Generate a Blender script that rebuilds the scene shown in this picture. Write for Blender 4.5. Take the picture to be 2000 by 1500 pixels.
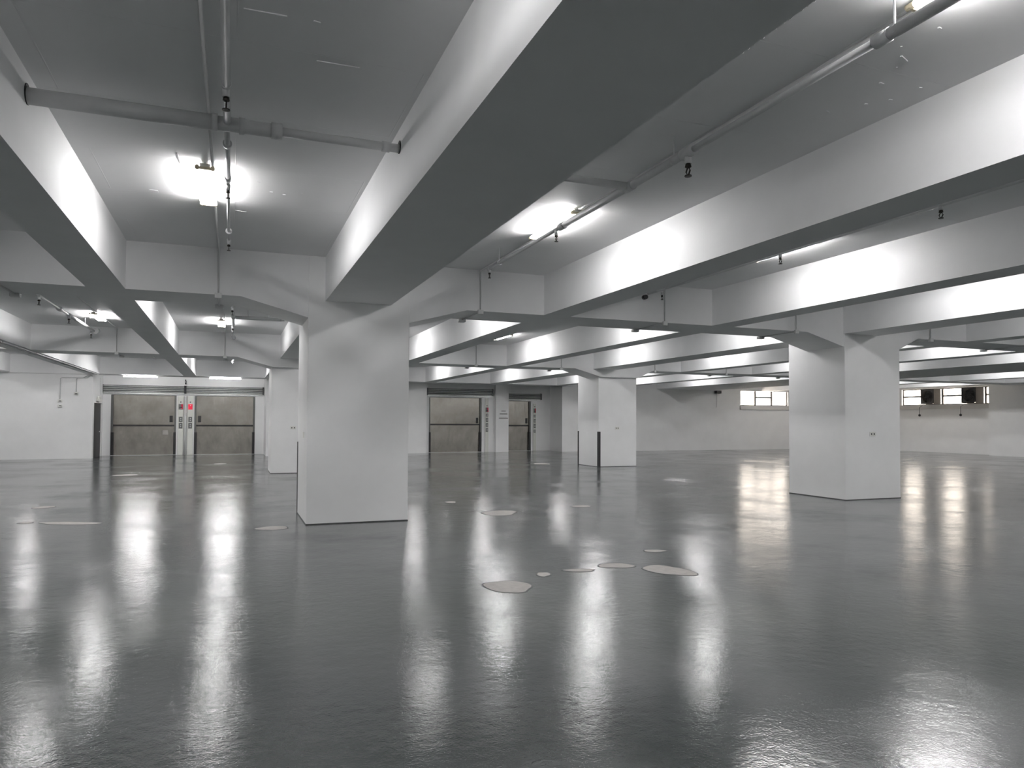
import bpy, math, random
from mathutils import Matrix, Vector

# ------------------------------------------------------------------ scene, camera, world, exposure
scene = bpy.context.scene
for o in list(bpy.data.objects):
    bpy.data.objects.remove(o)
COL = scene.collection

cam_data = bpy.data.cameras.new('camera')
cam_data.sensor_fit = 'HORIZONTAL'
cam_data.sensor_width = 36.0
cam_data.lens = 1413.26 * 36.0 / 2000.0
cam_data.shift_y = 35.0 / 2000.0
cam_data.clip_start = 0.05
cam_data.clip_end = 300
cam = bpy.data.objects.new('camera', cam_data)
COL.objects.link(cam)
_r = Vector((0.93254478, -0.36101948, 0.00501692))
_u = Vector((-0.01431668, -0.02308982, 0.99963088))
_w = Vector((0.36077038, 0.93227238, 0.0267009))
cam.matrix_world = Matrix(((_r.x, _u.x, -_w.x, 0), (_r.y, _u.y, -_w.y, 0), (_r.z, _u.z, -_w.z, 1.5), (0, 0, 0, 1)))
scene.camera = cam

world = bpy.data.worlds.new('world')
scene.world = world
world.use_nodes = True
bg = world.node_tree.nodes['Background']
bg.inputs[0].default_value = (1.0, 0.89, 0.77, 1)
bg.inputs[1].default_value = 11.0

scene.view_settings.view_transform = 'Standard'
scene.view_settings.look = 'None'
scene.view_settings.gamma = 1.0
scene.view_settings.use_curve_mapping = False
scene.view_settings.exposure = 0.15
TUBE_STRENGTH = 118.0

cy = scene.cycles
cy.use_denoising = True
cy.max_bounces = 10
cy.diffuse_bounces = 7
cy.glossy_bounces = 5
cy.transparent_max_bounces = 12
cy.sample_clamp_indirect = 8.0
cy.caustics_reflective = False
cy.caustics_refractive = False
cy.use_light_tree = True
cy.use_adaptive_sampling = True
cy.adaptive_threshold = 0.01

# ------------------------------------------------------------------ materials
def new_mat(name):
    m = bpy.data.materials.new(name)
    m.use_nodes = True
    nt = m.node_tree
    return m, nt, nt.nodes['Principled BSDF']

def noise(nt, scale, detail=4, rough=0.6, coords='Object', stretch=None):
    tc = nt.nodes.new('ShaderNodeNewGeometry')
    n = nt.nodes.new('ShaderNodeTexNoise')
    n.inputs['Scale'].default_value = scale
    n.inputs['Detail'].default_value = detail
    n.inputs['Roughness'].default_value = rough
    if stretch:
        mp = nt.nodes.new('ShaderNodeMapping')
        mp.inputs['Scale'].default_value = stretch
        nt.links.new(tc.outputs['Position'], mp.inputs['Vector'])
        nt.links.new(mp.outputs['Vector'], n.inputs['Vector'])
    else:
        nt.links.new(tc.outputs['Position'], n.inputs['Vector'])
    return n

def ramp(nt, src, stops):
    r = nt.nodes.new('ShaderNodeValToRGB')
    e = r.color_ramp.elements
    while len(e) < len(stops):
        e.new(0.5)
    for k, (p, c) in enumerate(stops):
        e[k].position = p
        e[k].color = (c[0], c[1], c[2], 1) if hasattr(c, '__len__') else (c, c, c, 1)
    nt.links.new(src, r.inputs['Fac'])
    return r

def bump(nt, bs, h, strength, dist=0.01, prev=None):
    b = nt.nodes.new('ShaderNodeBump')
    b.inputs['Strength'].default_value = strength
    b.inputs['Distance'].default_value = dist
    nt.links.new(h, b.inputs['Height'])
    if prev:
        nt.links.new(prev.outputs['Normal'], b.inputs['Normal'])
    nt.links.new(b.outputs['Normal'], bs.inputs['Normal'])
    return b

def plain(name, col, rough=0.5, metal=0.0, var=0.0, scale=6.0, bmp=0.0):
    m, nt, bs = new_mat(name)
    bs.inputs['Base Color'].default_value = (*col, 1)
    bs.inputs['Roughness'].default_value = rough
    bs.inputs['Metallic'].default_value = metal
    n = noise(nt, scale)
    lo = tuple(max(0, c * (1 - var)) for c in col)
    hi = tuple(min(1, c * (1 + var)) for c in col)
    r = ramp(nt, n.outputs['Fac'], [(0.3, lo), (0.7, hi)])
    nt.links.new(r.outputs['Color'], bs.inputs['Base Color'])
    if bmp:
        bump(nt, bs, n.outputs['Fac'], bmp, 0.004)
    return m

M = {}
M['paint'] = plain('white_wall_paint', (0.885, 0.885, 0.885), 0.62, var=0.025, scale=1.6, bmp=0.12)
M['beam'] = plain('white_beam_paint', (0.885, 0.885, 0.89), 0.65, var=0.02, scale=2.2, bmp=0.15)
M['pipe'] = plain('white_pipe_paint', (0.66, 0.665, 0.67), 0.42, var=0.04, scale=9)
M['conduit'] = plain('pale_conduit_paint', (0.70, 0.70, 0.70), 0.5, var=0.03, scale=9)
M['black'] = plain('black_rubber', (0.02, 0.02, 0.022), 0.5, var=0.2, scale=20)
M['dark'] = plain('dark_grey_steel', (0.045, 0.046, 0.05), 0.38, metal=0.2, var=0.15, scale=9)
M['brass'] = plain('dark_brass', (0.05, 0.045, 0.04), 0.35, metal=0.8, var=0.2, scale=40)
M['galv'] = plain('galvanised_steel', (0.74, 0.75, 0.74), 0.30, metal=0.4, var=0.08, scale=14)
M['casing'] = plain('grey_fan_casing', (0.03, 0.028, 0.026), 0.6, var=0.08, scale=14)
M['casing'].node_tree.nodes['Principled BSDF'].inputs['Specular IOR Level'].default_value = 0.05
M['frame'] = plain('painted_window_frame', (0.12, 0.115, 0.115), 0.45, var=0.04)
M['holder'] = plain('cream_lamp_plastic', (0.62, 0.55, 0.40), 0.5, var=0.05, scale=30)
M['spine'] = plain('white_lamp_spine', (0.70, 0.69, 0.64), 0.4, var=0.03, scale=20)
M['panelgrey'] = plain('grey_button_panel', (0.16, 0.165, 0.16), 0.35, metal=0.5, var=0.1, scale=60)
M['red'] = plain('red_display', (0.55, 0.02, 0.06), 0.4, var=0.1, scale=40)
M['cream'] = plain('cream_post_enamel', (0.74, 0.75, 0.70), 0.4, var=0.03)
M['print'] = plain('grey_print', (0.25, 0.26, 0.25), 0.6, var=0.05)
M['bare'] = plain('bare_screed', (0.40, 0.38, 0.36), 0.6, var=0.10, scale=14, bmp=0.1)
M['rim'] = plain('patch_rim', (0.05, 0.055, 0.055), 0.45, var=0.2, scale=20)
M['sill'] = plain('sill_plaster', (0.68, 0.66, 0.64), 0.6, var=0.03)
M['boxwhite'] = plain('white_plastic', (0.78, 0.78, 0.74), 0.4, var=0.02)

# ceiling: white paint with faint formwork seams
m, nt, bs = new_mat('white_ceiling_paint')
bs.inputs['Roughness'].default_value = 0.7
n = noise(nt, 1.1)
r = ramp(nt, n.outputs['Fac'], [(0.3, (0.865, 0.865, 0.87)), (0.7, (0.895, 0.895, 0.90))])
nt.links.new(r.outputs['Color'], bs.inputs['Base Color'])
bk = nt.nodes.new('ShaderNodeTexBrick')
bk.inputs['Scale'].default_value = 1.0
bk.inputs['Mortar Size'].default_value = 0.006
bk.inputs['Mortar Smooth'].default_value = 0.5
bk.inputs['Brick Width'].default_value = 2.4
bk.inputs['Row Height'].default_value = 1.2
bk.inputs['Color1'].default_value = (0, 0, 0, 1)
bk.inputs['Color2'].default_value = (0, 0, 0, 1)
bk.inputs['Mortar'].default_value = (1, 1, 1, 1)
g = nt.nodes.new('ShaderNodeNewGeometry')
nt.links.new(g.outputs['Position'], bk.inputs['Vector'])
b1 = bump(nt, bs, bk.outputs['Fac'], 0.6, 0.006)
n2 = noise(nt, 9, 5)
bump(nt, bs, n2.outputs['Fac'], 0.12, 0.004, b1)
M['ceiling'] = m

# floor: glossy grey epoxy with ripples
m, nt, bs = new_mat('glossy_grey_epoxy')
n = noise(nt, 0.55, 5, 0.6)
r = ramp(nt, n.outputs['Fac'], [(0.3, (0.056, 0.064, 0.064)), (0.7, (0.074, 0.082, 0.082))])
nt.links.new(r.outputs['Color'], bs.inputs['Base Color'])
nr = noise(nt, 0.6, 5, 0.65)
rr = ramp(nt, nr.outputs['Fac'], [(0.30, 0.07), (0.50, 0.13), (0.70, 0.26)])
nt.links.new(rr.outputs['Color'], bs.inputs['Roughness'])
bs.inputs['IOR'].default_value = 1.7
ba = noise(nt, 1.3, 3, 0.5)
bb = noise(nt, 14.0, 4, 0.6)
bc = noise(nt, 70.0, 3, 0.6)
b1 = bump(nt, bs, ba.outputs['Fac'], 0.30, 0.02)
mk = noise(nt, 0.45, 3, 0.55)
mr = ramp(nt, mk.outputs['Fac'], [(0.36, 0.25), (0.62, 0.70)])
b2 = bump(nt, bs, bb.outputs['Fac'], 0.35, 0.004, b1)
nt.links.new(mr.outputs['Color'], b2.inputs['Strength'])
bd = noise(nt, 5.0, 3, 0.5)
b4 = bump(nt, bs, bd.outputs['Fac'], 0.18, 0.008, b2)
b3 = bump(nt, bs, bc.outputs['Fac'], 0.75, 0.001, b4)
M['floor'] = m

# brushed stainless steel lift doors
m, nt, bs = new_mat('brushed_stainless')
bs.inputs['Metallic'].default_value = 1.0
n = noise(nt, 1.6, 5, 0.6)
r = ramp(nt, n.outputs['Fac'], [(0.3, (0.33, 0.31, 0.28)), (0.7, (0.46, 0.44, 0.40))])
nt.links.new(r.outputs['Color'], bs.inputs['Base Color'])
bs.inputs['Roughness'].default_value = 0.22
n2 = noise(nt, 1.2, 3, 0.5, stretch=(2.2, 1, 0.5))
bump(nt, bs, n2.outputs['Fac'], 0.5, 0.03)
M['steel'] = m

# fluorescent tube
m = bpy.data.materials.new('lit_tube')
m.use_nodes = True
nt = m.node_tree
nt.nodes.clear()
em = nt.nodes.new('ShaderNodeEmission')
em.inputs[0].default_value = (1.0, 0.985, 0.985, 1)
em.inputs[1].default_value = TUBE_STRENGTH
out = nt.nodes.new('ShaderNodeOutputMaterial')
nt.links.new(em.outputs[0], out.inputs[0])
M['tube'] = m

# red lit digits of a lift indicator
m = bpy.data.materials.new('red_lit_display')
m.use_nodes = True
bs = m.node_tree.nodes['Principled BSDF']
bs.inputs['Base Color'].default_value = (0.6, 0.02, 0.05, 1)
bs.inputs['Emission Color'].default_value = (1, 0.03, 0.08, 1)
bs.inputs['Emission Strength'].default_value = 0.35
M['redlit'] = m

# window glass
m = bpy.data.materials.new('window_glass')
m.use_nodes = True
nt = m.node_tree
nt.nodes.clear()
tr = nt.nodes.new('ShaderNodeBsdfTransparent')
gl = nt.nodes.new('ShaderNodeBsdfGlossy')
gl.inputs['Roughness'].default_value = 0.03
mx = nt.nodes.new('ShaderNodeMixShader')
mx.inputs[0].default_value = 0.06
out = nt.nodes.new('ShaderNodeOutputMaterial')
nt.links.new(tr.outputs[0], mx.inputs[1])
nt.links.new(gl.outputs[0], mx.inputs[2])
nt.links.new(mx.outputs[0], out.inputs[0])
M['glass'] = m

# ------------------------------------------------------------------ mesh helpers
class MB:
    def __init__(self):
        self.v, self.f = [], []

    def add(self, vs, fs):
        o = len(self.v)
        self.v += [tuple(p) for p in vs]
        self.f += [tuple(i + o for i in f) for f in fs]
        return self

    def box(self, x0, x1, y0, y1, z0, z1):
        v = [(x, y, z) for z in (z0, z1) for y in (y0, y1) for x in (x0, x1)]
        return self.add(v, [(0, 2, 3, 1), (4, 5, 7, 6), (0, 1, 5, 4), (2, 6, 7, 3), (0, 4, 6, 2), (1, 3, 7, 5)])

    def tube(self, pts, rad, n=12, caps=True):
        pts = [Vector(p) for p in pts]
        rads = rad if hasattr(rad, '__len__') else [rad] * len(pts)
        vs, fs = [], []
        up0 = None
        for i, p in enumerate(pts):
            d = (pts[min(i + 1, len(pts) - 1)] - pts[max(i - 1, 0)]).normalized()
            a = Vector((0, 0, 1)) if abs(d.z) < 0.9 else Vector((0, 1, 0))
            s = d.cross(a).normalized()
            t = s.cross(d)
            for k in range(n):
                q = 2 * math.pi * k / n
                vs.append(p + (s * math.cos(q) + t * math.sin(q)) * rads[i])
        for i in range(len(pts) - 1):
            for k in range(n):
                fs.append((i * n + k, i * n + (k + 1) % n, (i + 1) * n + (k + 1) % n, (i + 1) * n + k))
        if caps:
            fs.append(tuple(range(n)))
            fs.append(tuple((len(pts) - 1) * n + k for k in reversed(range(n))))
        return self.add(vs, fs)

    def prism_y(self, poly, y0, y1):          # polygon in x-z, extruded along y
        n = len(poly)
        v = [(x, y0, z) for x, z in poly] + [(x, y1, z) for x, z in poly]
        f = [tuple(range(n)), tuple(reversed(range(n, 2 * n)))]
        f += [(k, k + n, (k + 1) % n + n, (k + 1) % n) for k in range(n)]
        return self.add(v, f)

    def build(self, name, mat, parent=None, smooth=False, bevel=0.0):
        me = bpy.data.meshes.new(name)
        me.from_pydata(self.v, [], self.f)
        me.update()
        import bmesh
        bm = bmesh.new()
        bm.from_mesh(me)
        bmesh.ops.recalc_face_normals(bm, faces=bm.faces)
        if bevel:
            bmesh.ops.bevel(bm, geom=list(bm.edges), offset=bevel, segments=1, affect='EDGES')
        bm.to_mesh(me)
        bm.free()
        if smooth:
            for p in me.polygons:
                p.use_smooth = len(p.vertices) == 4
        me.materials.append(M[mat] if isinstance(mat, str) else mat)
        o = bpy.data.objects.new(name, me)
        COL.objects.link(o)
        if parent is not None:
            o.parent = parent
        return o

def tag(o, label, cat=None, group=None, kind=None):
    o['label'] = label
    if cat:
        o['category'] = cat
    if group:
        o['group'] = group
    if kind:
        o['kind'] = kind
    return o

def empty(name, loc=(0, 0, 0), rz=0):
    o = bpy.data.objects.new(name, None)
    COL.objects.link(o)
    o.location = loc
    o.rotation_euler.z = rz
    return o

def copy_tree(o, parent=None):
    c = o.copy()
    COL.objects.link(c)
    c.parent = parent
    for ch in list(o.children):
        copy_tree(ch, c)
    return c

# ------------------------------------------------------------------ the setting
ZC, ZB = 3.882, 3.2335
XL, XR, YF = -12.0, 34.0, -6.0

floor = MB().box(XL - 0.3, XR + 0.3, YF - 0.3, 35.2, -0.2, 0).build('floor', 'floor')
tag(floor, 'glossy grey epoxy floor with rippled reflections and bare patches', 'floor', kind='structure')
ceil = MB().box(XL - 0.3, XR + 0.3, YF - 0.3, 35.2, ZC, ZC + 0.25).build('ceiling', 'ceiling')
tag(ceil, 'white painted concrete ceiling slab above the beams', 'ceiling', kind='structure')

NUBS = [(4.06, 3.43, 0.05, 0.4), (4.12, 3.54, 0.015, 1.0), (4.21, 3.74, 0.02, 0.2), (4.52, 3.69, 0.012, 0), (4.22, 4.24, 0.02, 0.5),
        (4.49, 3.91, 0.012, 0), (4.38, 4.03, 0.01, 0), (3.94, 3.08, 0.012, 0.3), (3.92, 3.33, 0.012, 0.8), (-0.48, 7.21, 0.16, 1.5),
        (-0.48, 8.19, 0.10, 1.5), (0.06, 8.76, 0.06, 0.1), (0.22, 7.61, 0.015, 0), (0.35, 7.9, 0.015, 0), (0.48, 7.94, 0.015, 0),
        (0.65, 7.83, 0.015, 0), (0.44, 4.40, 0.02, 0.3), (0.15, 4.41, 0.12, -0.02), (0.63, 4.88, 0.14, -0.02)]

def wall(name, label, boxes, mat='paint'):
    mb = MB()
    for b in boxes:
        mb.box(*b)
    return tag(mb.build(name, mat), label, 'wall', kind='structure')

wall('wall_left', 'white wall closing the hall on the left', [(XL - 0.25, XL, YF, 16.0, 0, ZC), (XL - 0.25, XL, 19.0, 31.45, 0, ZC), (XL - 0.25, XL, 16.0, 19.0, 0, 2.46),
      (XL - 0.25, XL, 16.0, 19.0, 3.31, ZC)])
wall('wall_front', 'white wall behind the viewpoint', [(XL, XR, YF - 0.25, YF, 0, ZC)])
wall('wall_back_left', 'plain white wall left of the pair of steel lifts',
     [(XL, -4.95, 31.45, 31.7, 0, ZC)])
wall('wall_lobby_left', 'white side wall of the lift recess with the dark door',
     [(-5.2, -4.95, 31.7, 31.78, 0, ZC), (-5.2, -4.95, 33.55, 34.3, 0, ZC), (-5.2, -4.95, 31.78, 33.55, 2.15, ZC)])
wall('wall_lift_bank', 'white lintel and jamb wall around the pair of steel lifts',
     [(-4.95, -4.66, 33.8, 34.1, 0, ZC), (-4.66, 1.33, 33.8, 34.1, 2.52, ZC), (-2.2, -1.5, 33.8, 34.1, 0, 2.52),
      (0.95, 1.33, 33.8, 34.1, 0, 2.52)])
wall('wall_back_middle', 'white wall between the two lift recesses behind the front column',
     [(1.33, 8.42, 32.7, 32.95, 0, ZC), (1.33, 1.6, 31.75, 32.7, 0, ZC), (1.33, 1.6, 32.95, 34.1, 0, ZC),
      (8.17, 8.42, 32.95, 34.6, 0, ZC)])
wall('wall_lift_niche', 'white lintel and jamb wall around the two single lifts',
     [(8.42, 8.68, 33.3, 33.6, 0, ZC), (8.68, 11.32, 33.3, 33.6, 2.62, ZC), (11.32, 12.0, 33.3, 33.6, 0, ZC),
      (12.62, 14.24, 34.1, 34.4, 2.52, ZC), (14.24, 15.3, 34.1, 34.4, 0, ZC)])
pil = MB().box(11.97, 12.63, 33.08, 34.5, 0, ZC).build('wall_pilaster', 'paint')
tag(pil, 'narrow white pilaster between the two single lifts with faint lettering', 'wall', kind='structure')
for k, (w_, z_) in enumerate(((0.22, 1.97), (0.40, 1.83), (0.46, 1.62))):
    MB().box(12.36 - w_ / 2, 12.36 + w_ / 2, 33.07, 33.081, z_, z_ + 0.05).build('notice_line', 'print', pil)
wall('wall_back_right', 'white back wall with one three-light window at the right',
     [(15.3, 26.13, 32.62, 32.87, 0, ZC), (29.43, XR, 32.62, 32.87, 0, ZC), (26.13, 29.43, 32.62, 32.87, 0, 2.43),
      (26.13, 29.43, 32.62, 32.87, 3.31, ZC), (15.3, 15.55, 32.87, 34.4, 0, ZC)])
wall('wall_right', 'white right side wall with the window that holds two fans',
     [(XR, XR + 0.25, YF, 23.92, 0, ZC), (XR, XR + 0.25, 29.06, 32.62, 0, ZC), (XR, XR + 0.25, 23.92, 29.06, 0, 2.46),
      (XR, XR + 0.25, 23.92, 29.06, 3.31, ZC)])
pier = MB().box(33.35, 33.995, 20.9, 23.75, 0, ZC).build('wall_pier', 'paint')
tag(pier, 'white pier standing out from the right wall beside the fan window', 'wall', kind='structure')
wall('wall_shaft', 'dark lift shaft wall behind the lift doors',
     [(-5.2, 1.6, 34.5, 34.7, 0, ZC), (8.17, 15.55, 34.75, 34.95, 0, ZC)])

# paint nubs and a blank plate left on the slab
rng0 = random.Random(9)
for (x, y, l, rot) in NUBS:
    c, q = math.cos(rot), math.sin(rot)
    w, h = 0.008, 0.006
    v = [(x + a * l * c - b * w * q, y + a * l * q + b * w * c, ZC - z) for z in (0.0, h) for a, b in ((-1, -0.6), (1, -1), (0.9, 1), (-1, 0.8))]
    MB().add(v, [(0, 1, 2, 3), (4, 7, 6, 5), (0, 4, 5, 1), (1, 5, 6, 2), (2, 6, 7, 3), (3, 7, 4, 0)]).build('paint_nub', 'ceiling', ceil)
MB().box(-0.83, -0.75, 8.29, 8.37, ZC - 0.006, ZC).build('blank_plate', 'ceiling', ceil)

# longitudinal beams and cross girders
BEAMS = [(-8.60, -7.63), (-5.23, -4.72), (-1.8086, -1.3434), (1.2441, 2.21), (4.726, 5.20), (8.02, 8.496), (11.0855, 11.95),
         (14.48, 14.97), (17.5, 18.0), (20.75, 24.35), (27.5, 28.0), (30.8, 31.3)]
G1 = (10.785, 11.772)
G2 = (21.22, 22.2)
COLX = {0: (-8.84, -7.38), 1: (1.01, 2.49), 2: (11.1, 12.54)}
GIRDERS = [(-3.0, -2.0, XL, XR), (G1[0], G1[1], XL, XR), (G2[0], G2[1], XL, XR), (31.43, 32.4, XL, 1.33), (31.43, 32.4, 1.33, 15.3),
           (32.58, 33.4, 15.3, XR)]
COLS = [(i, r) for i in COLX for r in (1, 2)]

def columns_on(row):
    return [COLX[i] if row == 1 else (COLX[i][0] + (0.02, 0.02, 0.24)[i], COLX[i][1] + (0.02, 0.02, 0.24)[i]) for i in COLX]

GLAB = ['white concrete cross girder behind the viewpoint',
        'nearest white cross girder, haunched into the two big front columns',
        'second white cross girder, haunched into the farther columns',
        'white cross girder above the pair of lifts at the far left',
        'white cross girder above the two single lifts',
        'white cross girder flush with the back wall at the right']
for k, (y0, y1, x0, x1) in enumerate(GIRDERS):
    mb = MB()
    top, bot = [(x0, ZC), (x1, ZC)], []
    pts = [(x1, ZB)]
    if k in (1, 2):
        row = k
        for a, b in reversed(columns_on(row)):
            pts += [(b + (0.55 if a > 10 else 0.92), ZB), (b, ZB - 0.25), (a, ZB - 0.25), (a - 0.92, ZB)]
    pts += [(x0, ZB)]
    mb.prism_y([(x0, ZC), (x1, ZC)] + pts, y0, y1)
    o = mb.build('ceiling_girder', 'beam')
    tag(o, GLAB[k], 'beam', kind='structure')

BLAB = ['wide white beam out at the far left', 'narrow white beam at the left carrying two conduits along its underside',
        'narrow white beam crossing the upper left corner', 'widest near white beam running into the front column',
        'narrow white beam right of the widest near beam', 'second narrow white beam right of the widest near beam',
        'white beam running into the right-hand big column', 'narrow white beam just right of the right-hand big column',
        'second narrow white beam beyond the right-hand big column', 'very wide flat white beam near the right-hand windows',
        'narrow white beam above the right-hand back window', 'narrow white beam nearest the right side wall']
for k, (a, b) in enumerate(BEAMS):
    root = empty('ceiling_beam', ((a + b) / 2, 0, ZB))
    tag(root, BLAB[k], 'beam', kind='structure')
    end = 31.43 if a < 15 else 32.58
    spans = [(YF, -3.0), (-2.0, G1[0]), (G1[1], G2[0]), (G2[1], end)]
    for (s, e) in spans:
        mb = MB().box(a - (a + b) / 2, b - (a + b) / 2, s, e, 0, ZC - ZB)
        mb.build('beam_span', 'beam', root)

# loose paint flakes along the right lower edge of the widest near beam
rngf = random.Random(2)
wide = [o for o in bpy.data.objects if o.get('label') == BLAB[3]][0]
for k in range(14):
    y = 2.2 + k * 0.04 + rngf.uniform(-0.02, 0.02)
    l, d = rngf.uniform(0.006, 0.02), rngf.uniform(0.004, 0.012)
    x0 = 2.21 - (1.2441 + 2.21) / 2
    MB().add([(x0, y - l, 0.004), (x0, y + l, 0.006), (x0 + d, y + l * 0.4, 0.001), (x0, y, -0.002 - d * 0.3)],
             [(0, 1, 2), (0, 2, 3), (1, 3, 2), (0, 3, 1)]).build('paint_flake', 'beam', wide)

# columns, with corner guards and socket plates
CLAB = {(0, 1): 'white square column in the front row at the far left', (0, 2): 'white square column in the second row at the far left',
        (1, 1): 'big white square column left of centre, nearest of all', (2, 1): 'big white square column at the right, corner towards the viewer',
        (1, 2): 'white column half hidden behind the nearest column', (2, 2): 'distant white column with two black corner guards'}
def guard(root, x, y, sx, sy, h=1.17):
    mb = MB()
    mb.box(*sorted((x - sx * 0.008, x + sx * 0.075)), *sorted((y - sy * 0.008, y)), 0, h)
    mb.box(*sorted((x - sx * 0.008, x)), *sorted((y, y + sy * 0.075)), 0, h)
    mb.build('corner_guard', 'black', root)
for i, r in COLS:
    a, b = columns_on(r)[i]
    y0 = 10.765 if r == 1 else 21.35
    y1 = y0 + 1.52
    root = empty('column', ((a + b) / 2, (y0 + y1) / 2, 0))
    tag(root, CLAB[(i, r)], 'column', kind='structure')
    cx_, cy_ = (a + b) / 2, (y0 + y1) / 2
    MB().box(a - cx_, b - cx_, y0 - cy_, y1 - cy_, 0, ZC).build('shaft', 'paint', root, bevel=0.006)
    for (u0, u1, w0, w1) in ((a - cx_ - 0.004, b - cx_ + 0.004, y0 - cy_ - 0.004, y0 - cy_), (a - cx_ - 0.004, a - cx_, y0 - cy_, y1 - cy_)):
        MB().box(u0, u1, w0, w1, 0.0, 0.014).build('base_line', 'rim', root)
    if (i, r) == (1, 1):
        guard(root, a - cx_, y1 - cy_, 1, -1, 1.15)
    if (i, r) == (2, 2):
        guard(root, a - cx_, y0 - cy_, 1, 1)
        guard(root, a - cx_, y1 - cy_, 1, -1)
    if (i, r) == (1, 2):
        guard(root, b - cx_, y0 - cy_, -1, 1)
    if r == 1 and i == 2 or r == 2:
        sx = -0.02 if i == 2 else -0.15
        p = MB().box(sx - 0.075, sx + 0.075, y0 - cy_ - 0.012, y0 - cy_, 1.24, 1.325).build('socket_plate', 'boxwhite', root)
        for s in (-0.035, 0.035):
            MB().box(sx + s - 0.014, sx + s + 0.014, y0 - cy_ - 0.014, y0 - cy_ - 0.012, 1.268, 1.30).build('socket_hole', 'dark', p)
    if i == 1:
        sy_ = -0.3
        MB().box(a - cx_ - 0.012, a - cx_, sy_ - 0.06, sy_ + 0.06, 1.24, 1.325).build('switch_plate', 'boxwhite', root)

# bare patches in the floor coating
PATCH = [(2.36, 6.17, 0.19, 0.26, 0.5), (2.87, 6.54, 0.06, 0.10, 0), (3.29, 6.60, 0.16, 0.07, 0), (3.76, 6.68, 0.17, 0.13, 0),
         (4.14, 6.29, 0.27, 0.20, -0.9), (4.10, 11.14, 0.28, 0.33, 0), (4.61, 7.29, 0.14, 0.07, 0), (3.79, 12.90, 0.10, 0.13, 0),
         (-2.96, 14.35, 0.15, 0.17, 0), (-2.75, 12.31, 0.10, 0.09, 0), (-2.16, 12.05, 0.43, 0.14, 0), (0.55, 10.6, 0.22, 0.17, 0),
         (-2.64, 21.93, 0.29, 0.30, 0), (5.78, 11.55, 0.18, 0.12, 0), (10.22, 23.51, 0.29, 0.31, 0), (-0.35, 26.60, 0.17, 0.31, 0)]
rng = random.Random(4)
for (px, py, a, b, rot) in PATCH:
    n = 28
    ph = [rng.uniform(0, 6.28) for _ in range(3)]
    def ring(k, sc, z):
        t = 2 * math.pi * k / n
        w = 1 + 0.10 * math.sin(2 * t + ph[0]) + 0.07 * math.sin(3 * t + ph[1]) + 0.04 * math.sin(5 * t + ph[2])
        e = rot - 0.369
        x, y = (a * w * math.cos(t) + sc * math.cos(t)), (b * w * math.sin(t) + sc * math.sin(t))
        return (px + x * math.cos(e) - y * math.sin(e), py + x * math.sin(e) + y * math.cos(e), z)
    p = MB().add([ring(k, 0.0, 0.0022) for k in range(n)], [tuple(range(n))])
    o = p.build('bare_patch', 'bare', floor)
    q = MB().add([ring(k, 0.014, 0.001) for k in range(n)] + [ring(k, -0.002, 0.0026) for k in range(n)],
                 [(k, (k + 1) % n, (k + 1) % n + n, k + n) for k in range(n)])
    q.build('patch_rim', 'rim', o)

# ------------------------------------------------------------------ windows and fans
def window(name, label, horiz, a0, a1, z0, z1, pos, verts, hz):
    """horiz 'x': in a wall facing -y at y=pos; 'y': in a wall facing -x at x=pos."""
    root = empty(name, ((a0 + a1) / 2, pos + 0.12, z0) if horiz == 'x' else (pos + 0.12, (a0 + a1) / 2, z0))
    tag(root, label, 'window', kind='structure')
    c = (a0 + a1) / 2
    def bar(nm, u0, u1, w0, w1, d0, d1, mat, par=root):
        u0, u1 = u0 - c, u1 - c
        mb = MB()
        if horiz == 'x':
            mb.box(u0, u1, d0, d1, w0 - z0, w1 - z0)
        else:
            mb.box(d0, d1, u0, u1, w0 - z0, w1 - z0)
        return mb.build(nm, mat, par)
    t = 0.045
    bar('frame_rail', a0, a1, z0, z0 + t, -0.03, 0.03, 'frame')
    bar('frame_rail', a0, a1, z1 - t, z1, -0.03, 0.03, 'frame')
    bar('frame_stile', a0, a0 + t, z0 + t, z1 - t, -0.03, 0.03, 'frame')
    bar('frame_stile', a1 - t, a1, z0 + t, z1 - t, -0.03, 0.03, 'frame')
    xs = [a0] + list(verts) + [a1]
    for v in verts:
        bar('mullion', v - 0.05, v + 0.05, z0 + t, z1 - t, -0.03, 0.03, 'frame')
    for k in range(len(xs) - 1):
        l, r_ = xs[k] + 0.051, xs[k + 1] - 0.051
        if k in hz:
            zm = z0 + (z1 - z0) * 0.53
            bar('transom', l, r_, zm - 0.04, zm + 0.04, -0.03, 0.03, 'frame')
            bar('pane', l, r_, z0 + t, zm - 0.04, -0.004, 0.004, 'glass')
            bar('pane', l, r_, zm + 0.04, z1 - t, -0.004, 0.004, 'glass')
        else:
            bar('pane', l, r_, z0 + t, z1 - t, -0.004, 0.004, 'glass')
    bar('window_sill', a0 - 0.06, a1 + 0.06, z0 - 0.22, z0, -0.20, -0.125, 'sill')
    return root

window('window_1', 'three-light window in the back wall with a split middle pane', 'x', 26.13, 29.43, 2.43, 3.31, 32.62, (27.2, 28.33), (1,))
w3 = window('window_3', 'long window in the left side wall outside the view', 'y', 16.0, 19.0, 2.46, 3.31, XL, (17.5,), (0, 1))
w3.location.x = XL - 0.12
w3.rotation_euler.z = math.pi
window('window_2', 'long window in the right wall interrupted by two fans', 'y', 23.92, 29.06, 2.46, 3.31, XR, (24.43, 25.22, 26.72, 27.52), (0, 2, 4))

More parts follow.
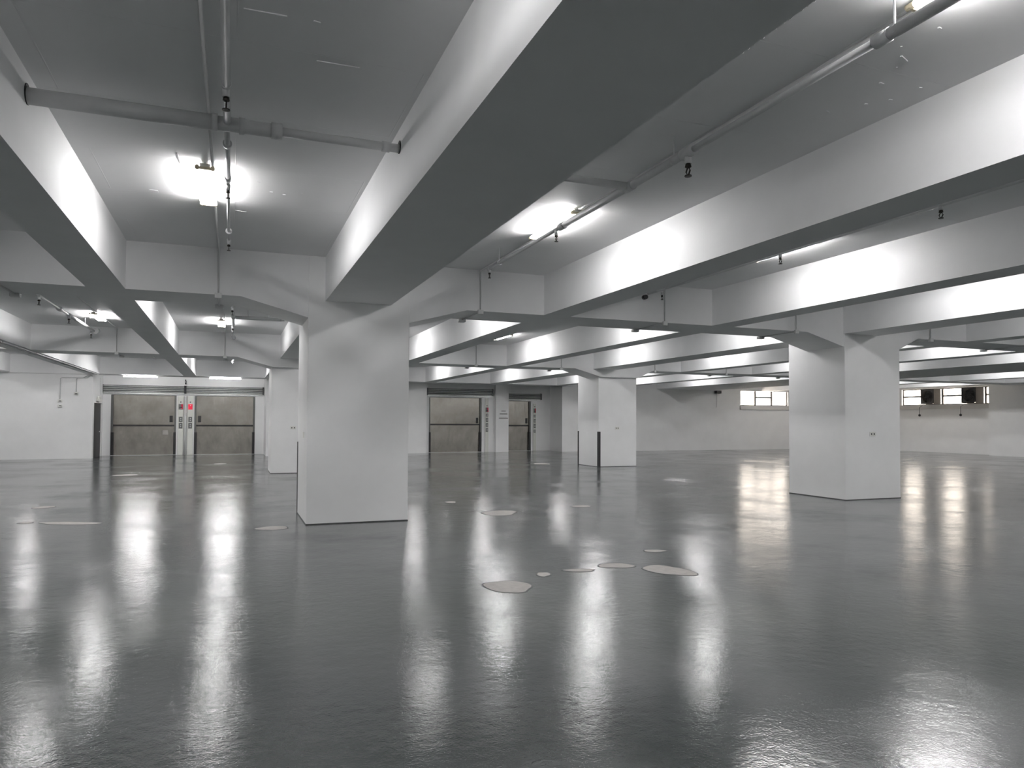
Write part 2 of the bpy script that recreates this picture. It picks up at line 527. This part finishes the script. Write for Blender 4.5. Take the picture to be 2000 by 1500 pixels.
def fan(label, y0, y1, depth):
    x0, x1, z0, z1 = XR - depth, XR + 0.06, 2.50, 3.27
    cy_, cz_ = (y0 + y1) / 2, (z1 - z0) / 2
    root = empty('exhaust_fan', (XR, cy_, z0))
    tag(root, label, 'fan', 'window exhaust fans')
    h = (y1 - y0) / 2
    H = z1 - z0
    d0 = -depth
    mb = MB()
    mb.box(d0, -0.0, -h, -h + 0.02, 0, H).box(d0, -0.0, h - 0.02, h, 0, H)
    mb.box(d0, -0.0, -h + 0.02, h - 0.02, 0, 0.02).box(d0, -0.0, -h + 0.02, h - 0.02, H - 0.02, H)
    mb.build('housing', 'casing', root)
    # front plate with round opening
    n = 32
    R = min(h, H / 2) - 0.06
    vs, fs = [], []
    for k in range(n):
        t = 2 * math.pi * k / n
        c, s = math.cos(t), math.sin(t)
        q = min((h - 0.02) / abs(c) if abs(c) > 1e-6 else 9, (H / 2 - 0.02) / abs(s) if abs(s) > 1e-6 else 9)
        vs.append((d0 + 0.03, q * c, H / 2 + q * s))
        vs.append((d0 + 0.03, R * c, H / 2 + R * s))
    for k in range(n):
        a, b = 2 * k, 2 * ((k + 1) % n)
        fs.append((a, b, b + 1, a + 1))
    MB().add(vs, fs).build('front_plate', 'black', root)
    for k in range(6):
        t = k * math.pi / 3
        vs = []
        for (rr, ww, tw) in ((0.05, 0.05, 0.05), (R * 0.6, 0.11, 0.035), (R * 0.95, 0.13, 0.02)):
            for s in (-1, 1):
                y_, z_ = rr, s * ww
                vs.append((d0 + 0.14 + s * tw, y_ * math.cos(t) - z_ * math.sin(t), H / 2 + y_ * math.sin(t) + z_ * math.cos(t)))
        vs += [(x + 0.006, y, z) for x, y, z in vs]
        f = [(0, 1, 3, 2), (2, 3, 5, 4), (6, 8, 9, 7), (8, 10, 11, 9), (0, 2, 8, 6), (2, 4, 10, 8), (1, 7, 9, 3), (3, 9, 11, 5), (4, 5, 11, 10), (0, 6, 7, 1)]
        MB().add(vs, f).build('blade', 'black', root)
    MB().tube([(d0 + 0.08, 0, H / 2), (d0 + 0.3, 0, H / 2)], 0.075, 16).build('motor', 'black', root)
    for k in range(1, 7):
        rr = R * k / 6.2
        pts = [(d0 + 0.015, rr * math.cos(2 * math.pi * j / 20), H / 2 + rr * math.sin(2 * math.pi * j / 20)) for j in range(21)]
        MB().tube(pts, 0.004, 5, False).build('guard_ring', 'black', root)
    for k in range(7):
        z_ = 0.06 + k * (H - 0.1) / 7
        MB().add([(-0.02, -h + 0.02, z_), (-0.02, h - 0.02, z_), (-0.075, h - 0.02, z_ + 0.085), (-0.075, -h + 0.02, z_ + 0.085),
                  (-0.014, -h + 0.02, z_), (-0.014, h - 0.02, z_), (-0.069, h - 0.02, z_ + 0.085), (-0.069, -h + 0.02, z_ + 0.085)],
                 [(0, 1, 2, 3), (7, 6, 5, 4), (0, 4, 5, 1), (2, 6, 7, 3), (1, 5, 6, 2), (0, 3, 7, 4)]).build('louvre', 'black', root)
    return root
fan('black exhaust fan in a grey box, farther one in the right window', 26.74, 27.50, 0.50)
fan('black exhaust fan in a grey box, nearer the pier in the right window', 24.45, 25.20, 0.55)
for y, lab in ((27.75, 'pull cord with dark knob under the farther fan'), (25.45, 'pull cord with dark knob under the nearer fan')):
    o = empty('pull_cord', (33.72, y, 1.92))
    tag(o, lab, 'cord', 'fan pull cords')
    MB().tube([(0, 0, 0.05), (0, 0, 0.42), (0.2, 0, 0.50)], 0.012, 6).build('cord', 'dark', o)
    MB().tube([(0, 0, -0.06), (0, 0, -0.045), (0, 0, 0.0), (0, 0, 0.045), (0, 0, 0.06)], [0.02, 0.05, 0.065, 0.05, 0.02], 10).build('knob', 'black', o, True)

o = empty('wall_speaker', (24.53, 32.62, 3.06))
tag(o, 'small black box high on the back wall left of the window', 'speaker')
MB().box(-0.17, 0.17, -0.22, -0.04, 0, 0.15).build('case', 'black', o, bevel=0.01)
MB().box(-0.04, 0.04, -0.04, 0.0, 0.03, 0.12).build('bracket', 'dark', o)
MB().tube([(0.0, -0.02, 0.04), (0.0, -0.02, -0.75)], 0.012, 6).build('wire', 'conduit', o)

# ------------------------------------------------------------------ lifts
def shutter(x0, x1, y, z0, z1, label, n=4):
    root = empty('roller_shutter', ((x0 + x1) / 2, y, z0))
    tag(root, label, 'shutter', 'roller shutters above the lifts')
    h = (x1 - x0) / 2
    H = z1 - z0
    sh = H * 0.8 / n
    MB().box(-h + 0.03, h - 0.03, -0.022, -0.01, H * 0.2, H).build('curtain_back', 'dark', root)
    MB().box(-h, h, -0.07, -0.01, 0, H * 0.17).build('bottom_rail', 'galv', root, bevel=0.008)
    for k in range(n):
        zz = H * 0.2 + k * sh
        prof = [(-0.0225, zz), (-0.065, zz + sh * 0.10), (-0.082, zz + sh * 0.30), (-0.078, zz + sh * 0.48), (-0.055, zz + sh * 0.64), (-0.0225, zz + sh * 0.70)]
        m_ = len(prof)
        v = [(-h + 0.03, p[0], p[1]) for p in prof] + [(h - 0.03, p[0], p[1]) for p in prof]
        f = [tuple(range(m_)), tuple(reversed(range(m_, 2 * m_)))] + [(j, j + m_, (j + 1) % m_ + m_, (j + 1) % m_) for j in range(m_)]
        MB().add(v, f).build('slat', 'galv', root)
    for s in (-1, 1):
        MB().box(*sorted((s * (h - 0.03), s * (h + 0.02))), -0.11, 0, -0.02 + H * 0.2, H + 0.02).build('end_plate', 'dark', root)
    return root

def lift(x0, x1, y, ztop, split, label, eye_side):
    """vertical bi-parting stainless goods lift door in an opening whose wall face is at y."""
    cx_ = (x0 + x1) / 2
    h = (x1 - x0) / 2 - 0.004
    root = empty('lift_door', (cx_, y + 0.12, 0))
    tag(root, label, 'lift', 'goods lift doors')
    up = MB().box(-h, h, 0, 0.05, split + 0.03, ztop - 0.004).build('upper_panel', 'steel', root)
    lo = MB().box(-h, h, 0.012, 0.062, 0.01, split - 0.03).build('lower_panel', 'steel', root)
    MB().box(-h, h, -0.012, 0.03, split - 0.035, split + 0.035).build('rubber_seam', 'black', root)
    ex = h - 0.20 if eye_side > 0 else -h + 0.20
    MB().box(ex - 0.06, ex + 0.06, -0.006, 0.0, 1.39, 1.66).build('vision_panel', 'black', up)
    for s in (-1, 1):
        MB().box(*sorted((s * h, s * (h - 0.10))), -0.10, -0.02, 0.0, 0.96).build('jamb_buffer', 'black', root)
        MB().box(*sorted((s * h, s * (h - 0.07))), -0.10, -0.02, 0.96, ztop - 0.004).build('jamb_trim', 'panelgrey', root)
    MB().box(-h, h, -0.12, -0.005, 0.0, 0.012).build('threshold', 'galv', root)
    return root, lo

d1, lo1 = lift(-4.66, -2.2, 33.8, 2.52, 1.245, 'stainless steel lift door at the far left beside the dark door', 1)
MB().box(0.70, 0.92, 0.004, 0.012, 0.86, 1.05).build('stained_sticker', 'bare', lo1)
lift(-1.5, 0.95, 33.8, 2.52, 1.245, 'stainless steel lift door right of the two call posts', -1)
lift(8.68, 11.32, 33.3, 2.62, 1.33, 'stainless steel lift door left of the pilaster', 1)
lift(12.63, 14.24, 34.1, 2.52, 1.28, 'narrower stainless lift door right of the pilaster', 1)
shutter(-4.97, -1.88, 33.808, 2.55, 2.92, 'rolled-up ribbed steel shutter over the far left lift')
shutter(-1.85, 1.28, 33.808, 2.55, 2.92, 'rolled-up ribbed steel shutter over the lift right of the call posts')
shutter(8.58, 11.86, 33.31, 2.66, 3.04, 'rolled-up ribbed steel shutter over the lift left of the pilaster', 4)
shutter(12.66, 14.78, 34.11, 2.55, 2.9, 'rolled-up ribbed steel shutter over the narrower lift', 4)

def call_post(x, y, w, h, label, lit, cols=True, tiers=((1.40, 1.62), (1.12, 1.36))):
    root = empty('call_post', (x, y - 0.002, 0))
    tag(root, label, 'lift controls', 'lift call posts')
    MB().box(-w / 2, w / 2, -0.05, 0, 0, h).build('post', 'cream', root, bevel=0.005)
    a = MB().box(-w * 0.36, w * 0.40, -0.062, -0.05, 1.93, 2.16).build('indicator', 'redlit' if lit else 'panelgrey', root)
    if lit:
        MB().box(-w * 0.05, w * 0.12, -0.066, -0.062, 2.08, 2.12).build('lit_digit', 'boxwhite', a)
    else:
        MB().box(w * 0.05, w * 0.40, -0.066, -0.062, 1.95, 2.15).build('indicator_edge', 'red', a)
        MB().box(-w * 0.25, w * 0.3, -0.068, -0.066, 1.99, 2.04).build('indicator_slot', 'black', a)
    for (z0, z1) in tiers:
        p = MB().box(-w * 0.30, w * 0.36, -0.06, -0.05, z0, z1).build('button_panel', 'panelgrey', root)
        for k in range(2):
            zc = z0 + (z1 - z0) * (0.33 + 0.34 * k)
            MB().tube([(0.01, -0.06, zc), (0.01, -0.07, zc)], 0.022, 10).build('button', 'galv', p)
    MB().box(-0.02, 0.02, -0.07, -0.05, 2.22, 2.27).build('lamp_stud', 'dark', root)
    return root
call_post(-2.03, 33.8, 0.22, 2.5, 'cream call post with a dark indicator beside the far left lift', False)
call_post(-1.66, 33.8, 0.22, 2.5, 'cream call post with a lit red indicator', True)
call_post(11.56, 33.3, 0.18, 2.6, 'cream call post with many stacked plates left of the pilaster', False, tiers=((1.72, 1.86), (1.46, 1.66), (1.22, 1.40), (0.98, 1.16)))
call_post(14.42, 34.1, 0.16, 2.4, 'cream call post right of the narrower lift', False, tiers=((1.70, 1.84), (1.44, 1.62), (1.16, 1.38), (0.92, 1.08)))

o = empty('riser_conduit', (-1.85, 33.7, 0))
tag(o, 'grey riser conduit between the two cream call posts', 'conduit')
MB().tube([(0, 0, 0), (0, 0, 2.5)], 0.035, 10).build('pipe_run', 'conduit', o, True)
MB().box(-0.05, 0.05, -0.03, 0.05, 1.66, 1.78).build('coupling', 'conduit', o)
MB().box(-0.03, 0.03, 0.02, 0.10, 3.0, 3.06).build('hook_base', 'dark', o)
MB().tube([(0, 0.05, 3.04), (0.01, 0.03, 3.12), (-0.015, 0.03, 3.2)], 0.02, 6).build('hook', 'dark', o)

o = empty('door_1', (-4.95, 32.66, 0))
tag(o, 'dark steel door in the side of the lift recess', 'door', kind='structure')
MB().box(-0.10, -0.04, -0.87, 0.88, 0.0, 2.14).build('door_leaf', 'black', o)
MB().box(-0.04, -0.02, -0.86, -0.80, 0.0, 2.14).build('door_stile', 'black', o)
MB().tube([(-0.04, 0.6, 1.0), (0.03, 0.6, 1.0)], 0.025, 8).build('door_handle', 'galv', o)
o = empty('emergency_light', (-4.927, 32.5, 2.2))
tag(o, 'white emergency light box above the dark steel door', 'lamp')
MB().box(-0.02, 0.10, -0.30, 0.30, 0.0, 0.10).build('case', 'boxwhite', o, bevel=0.01)
MB().box(0.0, 0.08, -0.26, 0.26, 0.10, 0.22).build('diffuser', 'boxwhite', o, bevel=0.02)
MB().tube([(0.03, 0.28, 0.2), (0.03, 0.28, 0.95)], 0.014, 6).build('feed_conduit', 'conduit', o)

# ------------------------------------------------------------------ fluorescent lights
def batten():
    L = 1.22
    root = empty('batten_light')
    MB().box(-0.045, 0.045, -L / 2, L / 2, 0.008, 0.04).build('spine', 'spine', root)
    for s in (-1, 1):
        br = MB().box(-0.085, 0.085, s * L / 2 - 0.012, s * L / 2 + 0.012, -0.016, 0.007).build('end_bracket', 'holder', root, bevel=0.003)
        for q in (-1, 1):
            MB().tube([(q * 0.066, s * (L / 2 - 0.03), 0), (q * 0.066, s * (L / 2 + 0.02), 0)], 0.019, 10).build('lamp_holder', 'holder', br, True)
        MB().tube([(0, s * (L / 2 - 0.02), 0.04), (0, s * (L / 2 - 0.02), 0.06)], 0.007, 6).build('hanger', 'pipe', root)
    for q in (-1, 1):
        MB().tube([(q * 0.066, -L / 2 + 0.035, 0), (q * 0.066, L / 2 - 0.035, 0)], 0.016, 8).build('tube', 'tube', root, True)
    return root

ZL = 3.822
BAYS = [('far left', -10.3), ('left', -6.4), ('B', -2.88), ('C', -0.265), ('D', 3.56), ('E', 6.95), ('F', 9.85), ('G', 13.36), ('H', 16.3),
        ('I', 19.45), ('K', 26.0), ('L', 29.5)]
ROWS = [-4.5, 2.3, 7.8, 13.2, 18.75, 24.0, 28.7]
SEEN = {(-0.265, 2): 'twin-tube batten light nearest, hanging over the left of the hall',
        (3.56, 2): 'lit batten light above the sprinkler pipe right of the widest beam',
        (3.56, 1): 'batten light cut off by the top right edge of the view',
        (6.95, 2): 'batten light mostly hidden behind the second beam from the top right',
        (6.95, 4): 'distant batten light seen under the nearest girder toward the single lifts',
        (-2.88, 4): 'small distant twin-tube batten light at the far left bay',
        (-0.265, 4): 'distant batten light behind the short cross pipe near the lifts'}
proto = batten()
first = True
for nm, x in BAYS:
    for k, y in enumerate(ROWS):
        if x in (-10.3,) and k == 0:
            continue
        o = proto if first else copy_tree(proto)
        first = False
        o.location = (x, y, ZL)
        lab = SEEN.get((x, k))
        tag(o, lab or 'twin-tube batten light hidden from view between the ceiling beams', 'light', 'ceiling batten lights')

def strip(x, lab):
    root = empty('strip_light', (x, 31.72, ZB))
    tag(root, lab, 'light', 'strip lights over the lifts')
    MB().box(-0.62, 0.62, -0.03, 0.03, -0.03, 0).build('spine', 'spine', root)
    for s in (-1, 1):
        MB().box(*sorted((s * 0.62, s * 0.595)), -0.03, 0.03, -0.075, -0.03).build('lamp_holder', 'holder', root)
    MB().tube([(-0.594, 0, -0.055), (0.594, 0, -0.055)], 0.02, 8).build('tube', 'tube', root, True)
strip(-3.36, 'bright strip light above the far left lift')
strip(-0.27, 'bright strip light above the lift right of the call posts')

# conduits that feed the battens: along the slab, down each girder and under it
CLAB2 = {-2.88: 'thin white conduit feeding the lights of the far left bay', -0.265: 'thin white conduit beside the sprinkler pipe over the left of the hall',
         3.56: 'thin white conduit feeding the lights right of the widest beam', 6.95: 'thin white conduit dropping down the girder beside the black pipe end',
         9.85: 'thin white conduit dropping beside the haunch of the right-hand column', 13.36: 'thin white conduit dropping just right of the right-hand column',
         16.3: 'thin white conduit feeding the farther right bay', 19.45: 'thin white conduit in the bay beside the very wide beam'}
for nm, x in BAYS[2:10]:
    root = empty('light_conduit', (x + 0.065, 0, ZC - 0.002))
    tag(root, CLAB2[x], 'conduit', 'light conduits')
    r_ = 0.013
    gs = [(-3.0, -2.0), G1, G2]
    y = -1.98
    dz = ZB - ZC + 0.001
    for (g0, g1) in gs[1:]:
        MB().tube([(0, y, -0.014), (0, g0 - 0.016, -0.014), (0, g0 - 0.016, dz - 0.014), (0, g1 + 0.016, dz - 0.014), (0, g1 + 0.016, -0.014)], r_, 8).build('conduit_run', 'conduit', root, True)
        MB().box(-0.045, 0.045, g0 - 0.05, g0 - 0.002, dz - 0.055, dz + 0.02).build('junction_box', 'conduit', root, bevel=0.006)
        MB().box(-0.06, 0.06, g1 - 0.06, g1 + 0.04, dz - 0.05, dz - 0.0005).build('junction_box', 'conduit', root, bevel=0.006)
        y = g1 + 0.016
    MB().tube([(0, y, -0.014), (0, 31.4, -0.014)], r_, 8).build('conduit_run', 'conduit', root, True)

# two conduits along the underside of the left beam
for x, lab in ((-4.78, 'conduit along the right edge of the left beam soffit'), (-4.93, 'conduit along the middle of the left beam soffit')):
    o = empty('soffit_conduit', (x, 0, ZB))
    tag(o, lab, 'conduit', 'soffit conduits')
    MB().tube([(0, 2, -0.022), (0, 31.35, -0.022)], 0.02, 8).build('conduit_run', 'pipe', o, True)
    for y in range(4, 31, 3):
        MB().box(-0.03, 0.03, y - 0.015, y + 0.015, -0.046, -0.002).build('clip', 'conduit', o)

# conduit drops with boxes on the back left wall
for x, z0, lab in ((-6.02, 2.14, 'longer conduit drop with boxes on the left back wall'), (-5.5, 2.42, 'shorter conduit drop with a box on the left back wall')):
    o = empty('wall_conduit', (x, 31.45, z0))
    tag(o, lab, 'conduit', 'wall conduit drops')
    h = 3.02 - z0
    e = -4.98 - x
    MB().tube([(0, -0.025, 0.08), (0, -0.025, h), (0.06, -0.025, h + 0.05), (e * 0.7, -0.025, h + 0.05), (e * 0.85, -0.025, h + 0.13), (e, -0.025, h + 0.15)], 0.017, 8).build('conduit_run', 'pipe', o, True)
    MB().box(-0.07, 0.07, -0.08, 0, 0, 0.1).build('junction_box', 'boxwhite', o, bevel=0.01)
    MB().box(-0.03, 0.05, -0.085, -0.08, 0.02, 0.05).build('cover', 'dark', o)
    if x < -6:
        MB().box(-0.07, 0.07, -0.07, 0, -0.2, -0.1).build('junction_box', 'boxwhite', o, bevel=0.01)
        MB().box(-0.02, 0.05, -0.075, -0.07, -0.16, -0.13).build('cover', 'dark', o)
o = empty('wall_cable', (-8.4, 31.43, 3.2))
tag(o, 'thin cable running level along the left back wall', 'cable')
MB().tube([(-3.5, -0.014, 0), (3.4, -0.014, 0)], 0.012, 6).build('cable_run', 'conduit', o)

# ------------------------------------------------------------------ sprinkler pipes
def head(root, x, y, z, s=1.0):
    """pendent sprinkler head under the pipe at local x, y, z."""
    e = MB().tube([(x, y, z - 0.0), (x, y, z - 0.055 * s)], 0.022 * s, 10).build('head_fitting', 'pipe', root, True)
    MB().tube([(x, y, z - 0.055 * s), (x, y, z - 0.075 * s), (x, y, z - 0.08 * s)], [0.016 * s, 0.02 * s, 0.010 * s], 8).build('head_body', 'brass', e, True)
    for q in (-1, 1):
        MB().tube([(x, y + q * 0.006 * s, z - 0.078 * s), (x, y + q * 0.020 * s, z - 0.10 * s), (x, y + q * 0.004 * s, z - 0.125 * s)], 0.005 * s, 5).build('head_arm', 'brass', e)
    MB().tube([(x, y, z - 0.125 * s), (x, y, z - 0.131 * s)], 0.022 * s, 10).build('deflector', 'brass', e)

def rod(root, x, y, z, zt=ZC):
    MB().tube([(x, y, z), (x, y, zt)], 0.007, 6).build('hanger_rod', 'pipe', root)
    MB().tube([(x, y - 0.02, z), (x, y + 0.02, z)], 0.036, 12).build('hanger_clip', 'pipe', root, True)

def coupling(root, p0, p1, r_, nm='coupling'):
    MB().tube([p0, p1], r_, 14).build(nm, 'pipe', root, True)

# bay over the left of the hall: main with branch
zp = 3.715
r1 = empty('sprinkler_main', (0, 5.78, zp))
tag(r1, 'thick white cross pipe with a tee, upper left between two beams', 'pipe', 'sprinkler pipes')
MB().tube([(-1.343, 0, 0), (-0.16, 0, 0)], 0.058, 18).build('pipe_run', 'pipe', r1, True)
MB().tube([(-0.16, 0, 0), (0.26, 0, 0)], 0.053, 18).build('tee_body', 'pipe', r1, True)
coupling(r1, (-0.17, 0, 0), (-0.13, 0, 0), 0.066)
coupling(r1, (0.02, 0, 0), (0.06, 0, 0), 0.062)
coupling(r1, (0.25, 0, 0), (0.33, 0, 0), 0.062, 'reducer')
MB().tube([(0.33, 0, 0), (1.243, 0, 0)], 0.034, 16).build('pipe_run', 'pipe', r1, True)
coupling(r1, (1.10, 0, 0), (1.16, 0, 0), 0.042)
for x in (-1.341, 1.242):
    MB().tube([(x - 0.004, 0, 0.012), (x + 0.004, 0, 0.012)], 0.072 if x < 0 else 0.052, 16).build('sleeve_gap', 'black', r1)
r2 = empty('sprinkler_branch', (-0.065, 5.78, zp))
tag(r2, 'white branch pipe with dark sprinkler heads crossing the thick pipe, upper left', 'pipe', 'sprinkler pipes')
MB().tube([(0, -7.6, 0), (0, -0.056, 0)], 0.026, 14).build('pipe_run', 'pipe', r2, True)
MB().tube([(0, 0.056, 0), (0, 1.3, 0)], 0.022, 14).build('pipe_run', 'pipe', r2, True)
coupling(r2, (0, 1.26, 0), (0, 1.36, 0), 0.028, 'reducer')
MB().tube([(0, 1.36, 0), (0, 3.75, 0)], 0.015, 12).build('pipe_run', 'pipe', r2, True)
coupling(r2, (0, 3.72, 0), (0, 3.80, 0), 0.022, 'end_elbow')
coupling(r2, (0, -0.70, 0), (0, -0.62, 0), 0.032)
head(r2, 0, -0.66, -0.01, 1.15)
head(r2, 0, 1.5, -0.0)
head(r2, 0, 3.76, -0.0)
rod(r2, 0, 0.42, 0.0, ZC - zp)
rod(r2, 0, 3.3, 0.0, ZC - zp)

# bay right of the widest beam
zp3 = 3.675
r3 = empty('sprinkler_branch', (3.40, 5.80, zp3))
tag(r3, 'long white pipe on hanger rods below the lights right of the widest beam', 'pipe', 'sprinkler pipes')
MB().tube([(0, -7.6, 0), (0, -2.8, 0)], 0.036, 16).build('pipe_run', 'pipe', r3, True)
coupling(r3, (0, -2.84, 0), (0, -2.74, 0), 0.040, 'reducer')
MB().tube([(0, -2.8, 0), (0, -0.9, 0)], 0.026, 16).build('pipe_run', 'pipe', r3, True)
MB().tube([(0, -0.9, 0), (0, 1.45, 0)], 0.034, 16).build('pipe_run', 'pipe', r3, True)
coupling(r3, (0, 1.4, 0), (0, 1.52, 0), 0.042, 'reducer')
MB().tube([(0, 1.52, 0), (0, 3.9, 0)], 0.023, 14).build('pipe_run', 'pipe', r3, True)
coupling(r3, (0, -0.06, 0), (0, 0.06, 0), 0.044, 'tee_body')
coupling(r3, (0, -1.0, 0), (0, -0.84, 0), 0.046)
coupling(r3, (0, 3.86, 0), (0, 3.94, 0), 0.03, 'end_elbow')
head(r3, 0, -0.92, -0.02, 1.35)
head(r3, 0, 1.62, -0.01)
head(r3, 0, 3.9, -0.005)
for y in (-2.87, -0.72, 3.5):
    rod(r3, 0, y, 0.0, ZC - zp3)
r4 = empty('sprinkler_main', (2.21, 5.80, zp3))
tag(r4, 'short white cross pipe joining the long pipe from the widest beam', 'pipe', 'sprinkler pipes')
MB().tube([(0, 0, 0), (1.145, 0, 0)], 0.034, 16).build('pipe_run', 'pipe', r4, True)

# bay behind the second beam
zp5 = 3.69
r5 = empty('sprinkler_branch', (6.58, 5.8, zp5))
tag(r5, 'white pipe with a black open end, half hidden behind the second beam', 'pipe', 'sprinkler pipes')
MB().tube([(0, -7.6, 0), (0, 4.5, 0)], 0.026, 14).build('pipe_run', 'pipe', r5, True)
head(r5, 0, -0.65, -0.0, 1.1)
head(r5, 0, 1.62, -0.0, 1.1)
head(r5, 0.22, 4.72, 0.02)
MB().tube([(0, 4.5, 0), (0, 4.80, 0)], 0.03, 12).build('end_flange', 'pipe', r5, True)
MB().tube([(-0.03, 4.82, -0.06), (-0.03, 4.90, -0.06)], 0.04, 14).build('end_cap', 'black', r5, True)

# second row of bays
r6 = empty('sprinkler_branch', (0.0, 17.0, 3.70))
tag(r6, 'white branch pipe seen end-on near the lifts with a dark open end', 'pipe', 'sprinkler pipes')
MB().tube([(0, -4.5, 0), (0, 3.5, 0)], 0.03, 14).build('pipe_run', 'pipe', r6, True)
coupling(r6, (0, -0.5, 0), (0, -0.3, 0), 0.045, 'tee_body')
MB().tube([(0.01, 3.5, -0.0), (0.02, 3.62, -0.01)], 0.05, 14).build('end_flange', 'pipe', r6, True)
MB().tube([(0.02, 3.62, -0.01), (0.02, 3.64, -0.01)], 0.052, 14).build('end_cap', 'black', r6, True)
for y in (-3.5, 0.9):
    rod(r6, 0, y, 0.0, ZC - 3.70)
head(r6, -0.02, -1.9, 0.0, 1.2)
head(r6, -0.01, 1.2, 0.0, 1.2)
r7 = empty('sprinkler_main', (0.0, 16.6, 3.70))
tag(r7, 'short white cross pipe near the lifts ending beside the nearest column', 'pipe', 'sprinkler pipes')
MB().tube([(0.047, 0, 0), (0.95, 0, 0)], 0.038, 16).build('pipe_run', 'pipe', r7, True)
MB().tube([(0.95, 0, 0), (1.05, 0, 0)], [0.04, 0.03], 16).build('end_cap', 'pipe', r7, True)
rod(r7, 0.72, 0, 0, ZC - 3.70)
rod(r7, 0.3, 0, 0, ZC - 3.70)
r8 = empty('sprinkler_branch', (-3.24, 17.5, 3.70))
tag(r8, 'white pipe with sprinkler heads and round open end in the far left bay', 'pipe', 'sprinkler pipes')
MB().tube([(0, -4.5, 0), (0, 0.0, 0)], 0.024, 14).build('pipe_run', 'pipe', r8, True)
MB().tube([(0, 0, 0), (0, 3.0, 0)], 0.036, 14).build('pipe_run', 'pipe', r8, True)
coupling(r8, (0, -0.9, 0), (0, -0.75, 0), 0.05)
MB().tube([(0.04, 3.0, 0), (0.06, 3.12, 0)], 0.075, 16).build('end_flange', 'pipe', r8, True)
MB().tube([(0.06, 3.1, 0), (0.06, 3.121, 0)], 0.055, 16).build('end_cap', 'black', r8, True)
head(r8, 0, -2.45, 0, 1.3)
head(r8, 0, 0.1, -0.01, 1.3)
head(r8, -0.05, 3.0, -0.02, 1.3)
rod(r8, 0, 1.9, 0, ZC - 3.70)
r9 = empty('sprinkler_branch', (0.02, 28.0, 3.62))
tag(r9, 'far white pipe end hanging just below the second girder before the lifts', 'pipe', 'sprinkler pipes')
MB().tube([(0, -5.0, 0.05), (0, 0.4, 0.05)], 0.035, 12).build('pipe_run', 'pipe', r9, True)
MB().tube([(0, 0.4, 0.02), (0, 0.5, 0.0)], 0.06, 12).build('end_flange', 'pipe', r9, True)
for y in (-4.0, -1.0):
    rod(r9, 0, y, 0.05, ZC - 3.62)
